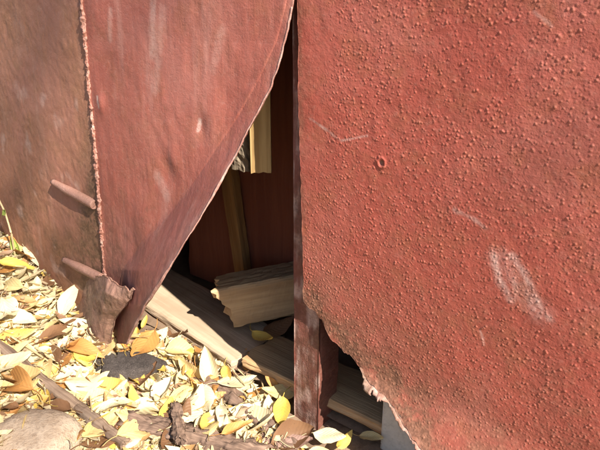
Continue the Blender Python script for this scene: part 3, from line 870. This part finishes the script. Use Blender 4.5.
hero = [  # base px, tip px, lift base, lift tip, kind, shape, width factor, label
    ((66, 384), (112, 379), .018, .022, 'cream', 1, 1.0, 'large cream leaf lying left of the dark grey stone'),
    ((92, 396), (126, 385), .016, .022, 'yellow', 4, 0.9, 'bright yellow leaf in front of the dark grey stone'),
    ((66, 345), (103, 352), .016, .026, 'orange', 2, 0.9, 'tan curled leaf below the torn metal corner'),
    ((74, 352), (95, 366), .014, .012, 'yellow', 5, 0.7, 'yellow leaf tucked under the tan curled leaf'),
    ((213, 388), (204, 346), .006, .062, 'cream', 6, 0.8, 'pale pointed leaf standing against the end of the grey board'),
    ((133, 358), (166, 346), .014, .020, 'cream', 15, 1.0, 'long narrow cream leaf right above the dark grey stone'),
    ((253, 333), (276, 347), .052, .048, 'yellow', 16, 1.3, 'curled yellow leaf lying on the floor under the broken beam'),
    ((283, 398), (280, 431), .030, .014, 'yellow', 7, 1.0, 'bright yellow shaded leaf left of the foot of the post'),
    ((222, 434), (252, 424), .022, .024, 'orange', 8, 0.8, 'orange-yellow leaf lying on the dark root'),
    ((272, 446), (312, 440), .012, .022, 'mauve', 9, 1.1, 'mauve-brown leaf in front of the foot of the post'),
    ((314, 433), (346, 438), .024, .028, 'cream', 10, 0.9, 'cream leaf just right of the foot of the post'),
    ((338, 448), (352, 432), .022, .026, 'yellow', 11, 0.8, 'yellow leaf behind the cream leaf right of the post'),
    ((278, 396), (265, 376), .016, .034, 'orange', 12, 0.9, 'amber leaf leaning on the front edge of the brown plank'),
    ((298, 392), (262, 394), .022, .020, 'pale', 3, 0.8, 'pale leaf under the bright yellow shaded leaf'),
    ((20, 262), (12, 236), .010, .050, 'green', 13, 0.9, 'yellow-green leaf at the top of the heap by the left edge'),
    ((24, 246), (38, 262), .024, .020, 'cream', 0, 0.8, 'cream leaf against the side panel beside the green leaf'),
    ((62, 322), (77, 280), .012, .060, 'cream', 2, 0.9, 'white pointed leaf standing in front of the lower rod'),
    ((126, 446), (142, 430), .022, .022, 'cream', 5, 1.0, 'white leaf at the end of the long stick'),
    ((104, 436), (130, 424), .016, .020, 'orange', 1, 0.9, 'orange-brown leaf beside the lower end of the long stick'),
    ((142, 328), (148, 316), .010, .030, 'yellow', 7, 0.9, 'small yellow leaf in the hollow under the grey board'),
    ((126, 350), (138, 334), .012, .022, 'yellow', 4, 0.9, 'golden leaf at the foot of the bent sheet'),
    ((152, 362), (166, 372), .014, .016, 'yellow', 9, 0.9, 'yellow leaf right of the long narrow cream leaf'),
    ((168, 352), (190, 346), .012, .022, 'cream', 10, 0.9, 'cream leaf under the front edge of the grey board'),
    ((186, 382), (196, 358), .012, .020, 'orange', 6, 0.7, 'rusty orange leaf left of the pale pointed leaf'),
    ((0, 262), (34, 272), .020, .022, 'yellow', 8, 0.9, 'yellow leaf on top of the heap below the green leaf'),
    ((250, 372), (246, 352), .012, .030, 'orange', 3, 0.8, 'tan leaf between the grey board and the brown plank'),
    ((264, 332), (294, 320), .050, .066, 'brown', 11, 1.1, 'brown leaf under the broken beam beside the post'),
    ((360, 436), (384, 440), .020, .022, 'pale', 12, 0.9, 'yellowish leaf next to the grey block under the panel'),
    ((306, 455), (330, 446), .020, .020, 'pale', 0, 0.9, 'pale leaf at the bottom edge in front of the post'),
    ((60, 394), (46, 404), .016, .016, 'brown', 13, 0.9, 'brown leaf beside the middle of the long stick'),
]
allsh = shapes + slim
for bpx, tpx, lb, lt, kind, sh, wf, label in hero:
    p = on_ground(*bpx); q = on_ground(*tpx)
    if tpx[1] < bpx[1] - 15 and lt - lb > 0.018:       # leaning upright: keep the tip over its spot of the picture
        q = p + np.array([0, 0, 0]) + (on_level(*tpx, p[2] + lt) - p) * np.array([1, 1, 0]); q[2] = p[2] + lt; p[2] += lb
    else:
        p = on_level(*bpx, p[2] + lb); q = on_level(*tpx, q[2] + lt)
    ax = q - p; L = np.linalg.norm(ax)
    upn = np.cross(ax, np.cross(np.array([0.1, -1.0, 0.7]) if (tpx[1] < bpx[1] - 15 and lt - lb > 0.018) else np.array([0, -0.25, 1.0]), ax))
    put_leaf(allsh[sh], (p + q) / 2, ax, upn, L * 1.06, kind, label, None, wf)

poly = [(-25, 214), (0, 222), (30, 262), (62, 292), (80, 330), (122, 346), (136, 322), (228, 376), (248, 386), (300, 450), (300, 462), (-25, 462)]
def inside(x, y):
    c = False; j = len(poly) - 1
    for i in range(len(poly)):
        xi, yi = poly[i]; xj, yj = poly[j]
        if (yi > y) != (yj > y) and x < (xj - xi) * (y - yi) / (yj - yi) + xi: c = not c
        j = i
    return c
rl = random.Random(5)
kinds = ['cream'] * 40 + ['pale'] * 30 + ['yellow'] * 9 + ['orange'] * 10 + ['brown'] * 12 + ['mauve'] * 1
marks = [((130, 371), 'dark grey stone'), ((25, 440), 'pale rounded stone'), ((20, 372), 'upper end of the long stick'), ((60, 405), 'middle of the long stick'), ((105, 438), 'lower end of the long stick'), ((102, 335), 'torn metal corner'), ((66, 305), 'white pointed leaf'), ((14, 245), 'yellow-green leaf'), ((10, 300), 'left picture edge'), ((212, 372), 'end of the grey board'), ((165, 338), 'front edge of the grey board'), ((180, 432), 'broad brown bark'), ((250, 412), 'dark brown root'), ((85, 385), 'large cream leaf'), ((40, 335), 'heap of litter below the rods'), ((185, 400), 'middle of the litter')]
wordcol = {'cream': 'cream', 'pale': 'straw-coloured', 'yellow': 'yellow', 'orange': 'orange', 'brown': 'brown', 'mauve': 'mauve'}
loose = []
gl = {'cream': 'small bleached cream leaf loose in the sunlit litter', 'pale': 'small straw-coloured leaf loose in the sunlit litter', 'yellow': 'small yellow leaf loose in the sunlit litter', 'orange': 'small orange leaf loose in the sunlit litter', 'brown': 'small brown leaf loose in the sunlit litter', 'mauve': 'small mauve leaf loose in the sunlit litter'}
keepout = [(130, 370, 30, 13)]
n = 0
while n < 265:
    x = rl.uniform(3, 300); y = rl.uniform(214, 447)
    if not inside(x, y): continue
    if any(((x - a) / c) ** 2 + ((y - b) / d) ** 2 < 1 for a, b, c, d in keepout): continue
    p = on_ground(x, y); p[2] += rl.uniform(0.004, 0.022)
    if (p - Q0) @ E_N < 0.02 and (p - Q0) @ E_S < -0.36: continue
    az = rl.uniform(0, 6.283); tilt = rl.gauss(0, 0.2)
    ax = (math.cos(az), math.sin(az), tilt)
    up = (rl.gauss(0, 0.35), rl.gauss(-0.1, 0.35), 1)
    k = rl.choice(kinds)
    slimy = rl.random() < 0.33
    me = rl.choice(slim if slimy else shapes)
    lf = put_leaf(me, p, ax, up, rl.uniform(0.038, 0.080) if not slimy else rl.uniform(0.038, 0.074), k, gl[k], 'loose leaves of the litter')
    near = min(marks, key=lambda mk: math.hypot(x - mk[0][0], y - mk[0][1]))[1]
    loose.append((('narrow ' if slimy else 'broad ') + wordcol[k], near, x, lf))
    n += 1
ORD = 'leftmost second third fourth fifth sixth seventh eighth ninth tenth eleventh twelfth'.split()
sets = {}
for look, near, x, lf in loose: sets.setdefault((look, near), []).append((x, lf))
for (look, near), members in sets.items():
    members.sort(key=lambda q: q[0])
    for i, (x, lf) in enumerate(members):
        tail = '' if len(members) == 1 else (', the leftmost' if i == 0 else ', %s from the left' % ORD[min(i, 11)])
        lf['label'] = '%s leaf by the %s%s' % (look, near, tail)

# the uncountable rest: crumbs of leaf and straw
tm = [leaf_template(1.0, w_, 5, 3, c_, b_, t_, 0.08, 60 + i, False) for i, (w_, c_, b_, t_) in enumerate([(0.5, .6, .8, .4), (0.34, 0.8, 1.2, -.6), (0.6, -.5, .5, .2), (0.25, .4, -1.0, .9), (0.10, 0, .6, .1), (0.45, 1.0, 1.6, .5)])]
Vs, Fs, Gs, Ts = [], [], [], []
off = 0
pal = np.array([(0.74, 0.64, 0.42), (0.66, 0.53, 0.29), (0.58, 0.39, 0.10), (0.44, 0.25, 0.10), (0.26, 0.14, 0.08), (0.56, 0.44, 0.28), (0.34, 0.22, 0.14)])
pw_ = np.array([.34, .26, .07, .09, .08, .12, .04])
rg = np.random.default_rng(77)
cnt = 0
while cnt < 13500:
    if cnt < 6300:
        x = rg.uniform(-25, 300); y = rg.uniform(214, 462)
        if not inside(x, y): continue
        d = sight(x, y)
        p = None
        zz = np.linspace(0.5, 1.9, 220); pts = CAM + d * zz[:, None]
        below = pts[:, 2] <= ground_h(pts[:, 0], pts[:, 1])
        if not below.any(): continue
        p = pts[np.argmax(below)].copy()
    else:
        x, y = (rg.normal(-0.25, 0.42), rg.normal(0.55, 0.28)) if cnt < 11800 else (rg.uniform(-1.8, 1.2), rg.uniform(-1.0, 1.7))
        if cnt < 11800:
            q = np.array([x, y, 0.02]) - CAM; z_ = q @ FWD
            if z_ > 0.1 and abs(q[0] / z_) < 0.52 and abs(q @ DWN / z_) < 0.39: continue      # that part is strewn already
        p = np.array([x, y, float(ground_h(x, y))])
        if (p - Q0) @ E_N < 0.05: continue
    if (p - Q0) @ E_N < 0.03 and (p - Q0) @ E_S < -0.36: continue
    p[2] += rg.uniform(0.0, 0.012)
    Pq, Fq, Gq = tm[rg.integers(len(tm))]
    L = rg.uniform(0.012, 0.046)
    a = rg.uniform(0, 6.283); X = np.array([math.cos(a), math.sin(a), rg.normal(0, 0.24)]); X /= np.linalg.norm(X)
    Z = np.array([rg.normal(0, 0.3), rg.normal(-0.05, 0.3), 1.0]); Z -= X * (Z @ X); Z /= np.linalg.norm(Z); Y = np.cross(Z, X)
    Vs.append(p + (Pq * L) @ np.stack([X, Y, Z])); Fs.append(Fq + off); Gs.append(Gq + rg.uniform(0, 50))
    c = pal[rg.choice(len(pal), p=pw_)] * rg.uniform(0.85, 1.1)
    Ts.append(np.tile(c, (len(Pq), 1))); off += len(Pq); cnt += 1
lit = link('leaf_litter', raw_mesh('leaf_litter', np.concatenate(Vs), np.concatenate(Fs), np.concatenate(Gs), None, True, np.concatenate(Ts)), M['litter'])
tag(lit, 'crumbled pale leaf litter covering the ground before the garage', 'leaf litter', None, 'stuff')

# dry stems and twigs one can pick out
def stem(pts, w, m, label, seed, lift=0.022, group=None):
    P = [on_ground(x, y) + np.array([0, 0, lift]) for x, y in pts]
    return tag(loft('twig', P, w, w, m, K=26, mside=2, rough=0.0006, round_=True, seed=seed, taper=[1, .9, .7]), label, 'twig', group)
stem([(14, 350), (44, 370), (68, 386)], 0.0036, M['stem'], 'thin straw-coloured twig running beside the upper end of the long stick', 61, 0.026)
stem([(38, 362), (64, 380)], 0.0028, M['stem'], 'short straw stem lying above the long stick', 62, 0.028)
stem([(238, 380), (254, 396), (262, 412)], 0.0026, M['stem'], 'pale bent stem in front of the tan leaf by the plank', 63, 0.022)
stem([(228, 376), (246, 398)], 0.0024, M['stem'], 'pale straight stem beside the bent stem near the board end', 64, 0.024)
stem([(262, 392), (268, 420), (286, 432)], 0.0026, M['stem'], 'thin brownish stem arching left of the shaded yellow leaf', 65, 0.022)
stem([(92, 408), (94, 424)], 0.0026, M['stem'], 'short upright-looking straw below the bright yellow leaf', 66, 0.022)
# thin stalk with a leaf bud against the side panel
p0 = on_ground(16, 262); tops = [p0, W(*on_wall(11, 232, .075)), W(*on_wall(5, 212, .072)), W(*on_wall(-3, 196, .072))]
so2 = tag(loft('stalk', tops, 0.0035, 0.0035, M['stem'], K=30, mside=2, rough=0.0005, round_=True, seed=71), 'thin pale stalk climbing the side panel at the left edge', 'stalk')
bud = W(*on_wall(5, 212, .076))
put_leaf(shapes[3], bud, (0.5, -0.2, 0.5), (-0.4, -0.8, 0.2), 0.020, 'green', 'tiny pale green leaf on the thin stalk', None)

# ------------------------------------------------------------------ a thin autumn tree on the sunny side, behind the photographer
rt = random.Random(17)
CROWN = np.array([-0.05, 0.85, 0.25]) + np.array(TO_SUN) * 9.0
base = np.array([CROWN[0] + 1.5, CROWN[1] + 0.1, float(ground_h(CROWN[0] + 1.5, CROWN[1] + 0.1)) - 0.05])
tree = empty('tree', tuple(base))
tag(tree, 'thin yellowing autumn tree standing behind the photographer', 'tree')
def to_tree(o):
    o.parent = tree; o.matrix_parent_inverse = Matrix.Translation(-Vector(base)); return o
LAT = np.array([0.80, 0.60, 0]) * 1.25
tp = [base, base + [0.05, 0.1, 2.0], base + [-0.1, 0.3, 4.0], CROWN + LAT + [0, 0, 0.2], CROWN + LAT + [-0.1, 0.1, 1.9]]
to_tree(loft('trunk', tp, 0.22, 0.22, M['bark'], up=(0, 1, 0), K=60, mside=3, rough=0.02, round_=True, taper=[1.1, 0.85, 0.6, 0.4, 0.08], seed=81))
tips = []
for k in range(13):
    f = 0.45 + 0.5 * k / 12
    a0 = np.array([np.interp(f, np.linspace(0, 1, 5), [q[i] for q in tp]) for i in range(3)])
    az = k * 2.4; ln = rt.uniform(1.0, 1.7) * (1.25 - 0.6 * f)
    a2 = a0 + np.array([math.cos(az) * ln, math.sin(az) * ln, rt.uniform(0.5, 1.1)])
    a1 = (a0 + a2) / 2 + [0, 0, -0.12]
    to_tree(loft('limb', [a0, a1, a2], 0.055, 0.055, M['bark'], up=(0.3, 0.2, 1), K=20, mside=2, rough=0.004, round_=True, taper=[0.8, 0.4, 0.1], seed=82 + k))
    tips += [a1 * 0.4 + a2 * 0.6, a2]
for k in range(18): tips.append(CROWN + np.array([rt.gauss(0, 0.65), rt.gauss(0, 0.65), rt.gauss(0, 0.65)]))
Vs, Fs, Gs, Ts = [], [], [], []
off = 0
Pq, Fq, Gq = tm[2]
for c in tips:
    for _ in range(54):
        p = np.array(c) + rg.normal(0, 0.20, 3); L = rg.uniform(0.06, 0.10)
        X = rg.normal(0, 1, 3); X /= np.linalg.norm(X); Z = rg.normal(0, 1, 3); Z -= X * (Z @ X); Z /= np.linalg.norm(Z); Y = np.cross(Z, X)
        Vs.append(p + (Pq * L) @ np.stack([X, Y, Z])); Fs.append(Fq + off); Gs.append(Gq + rg.uniform(0, 50)); off += len(Pq)
        Ts.append(np.tile(np.array((0.50, 0.40, 0.08)) * rg.uniform(0.7, 1.1), (len(Pq), 1)))
to_tree(link('crown', raw_mesh('crown', np.concatenate(Vs), np.concatenate(Fs), np.concatenate(Gs), None, True, np.concatenate(Ts)), M['litter']))
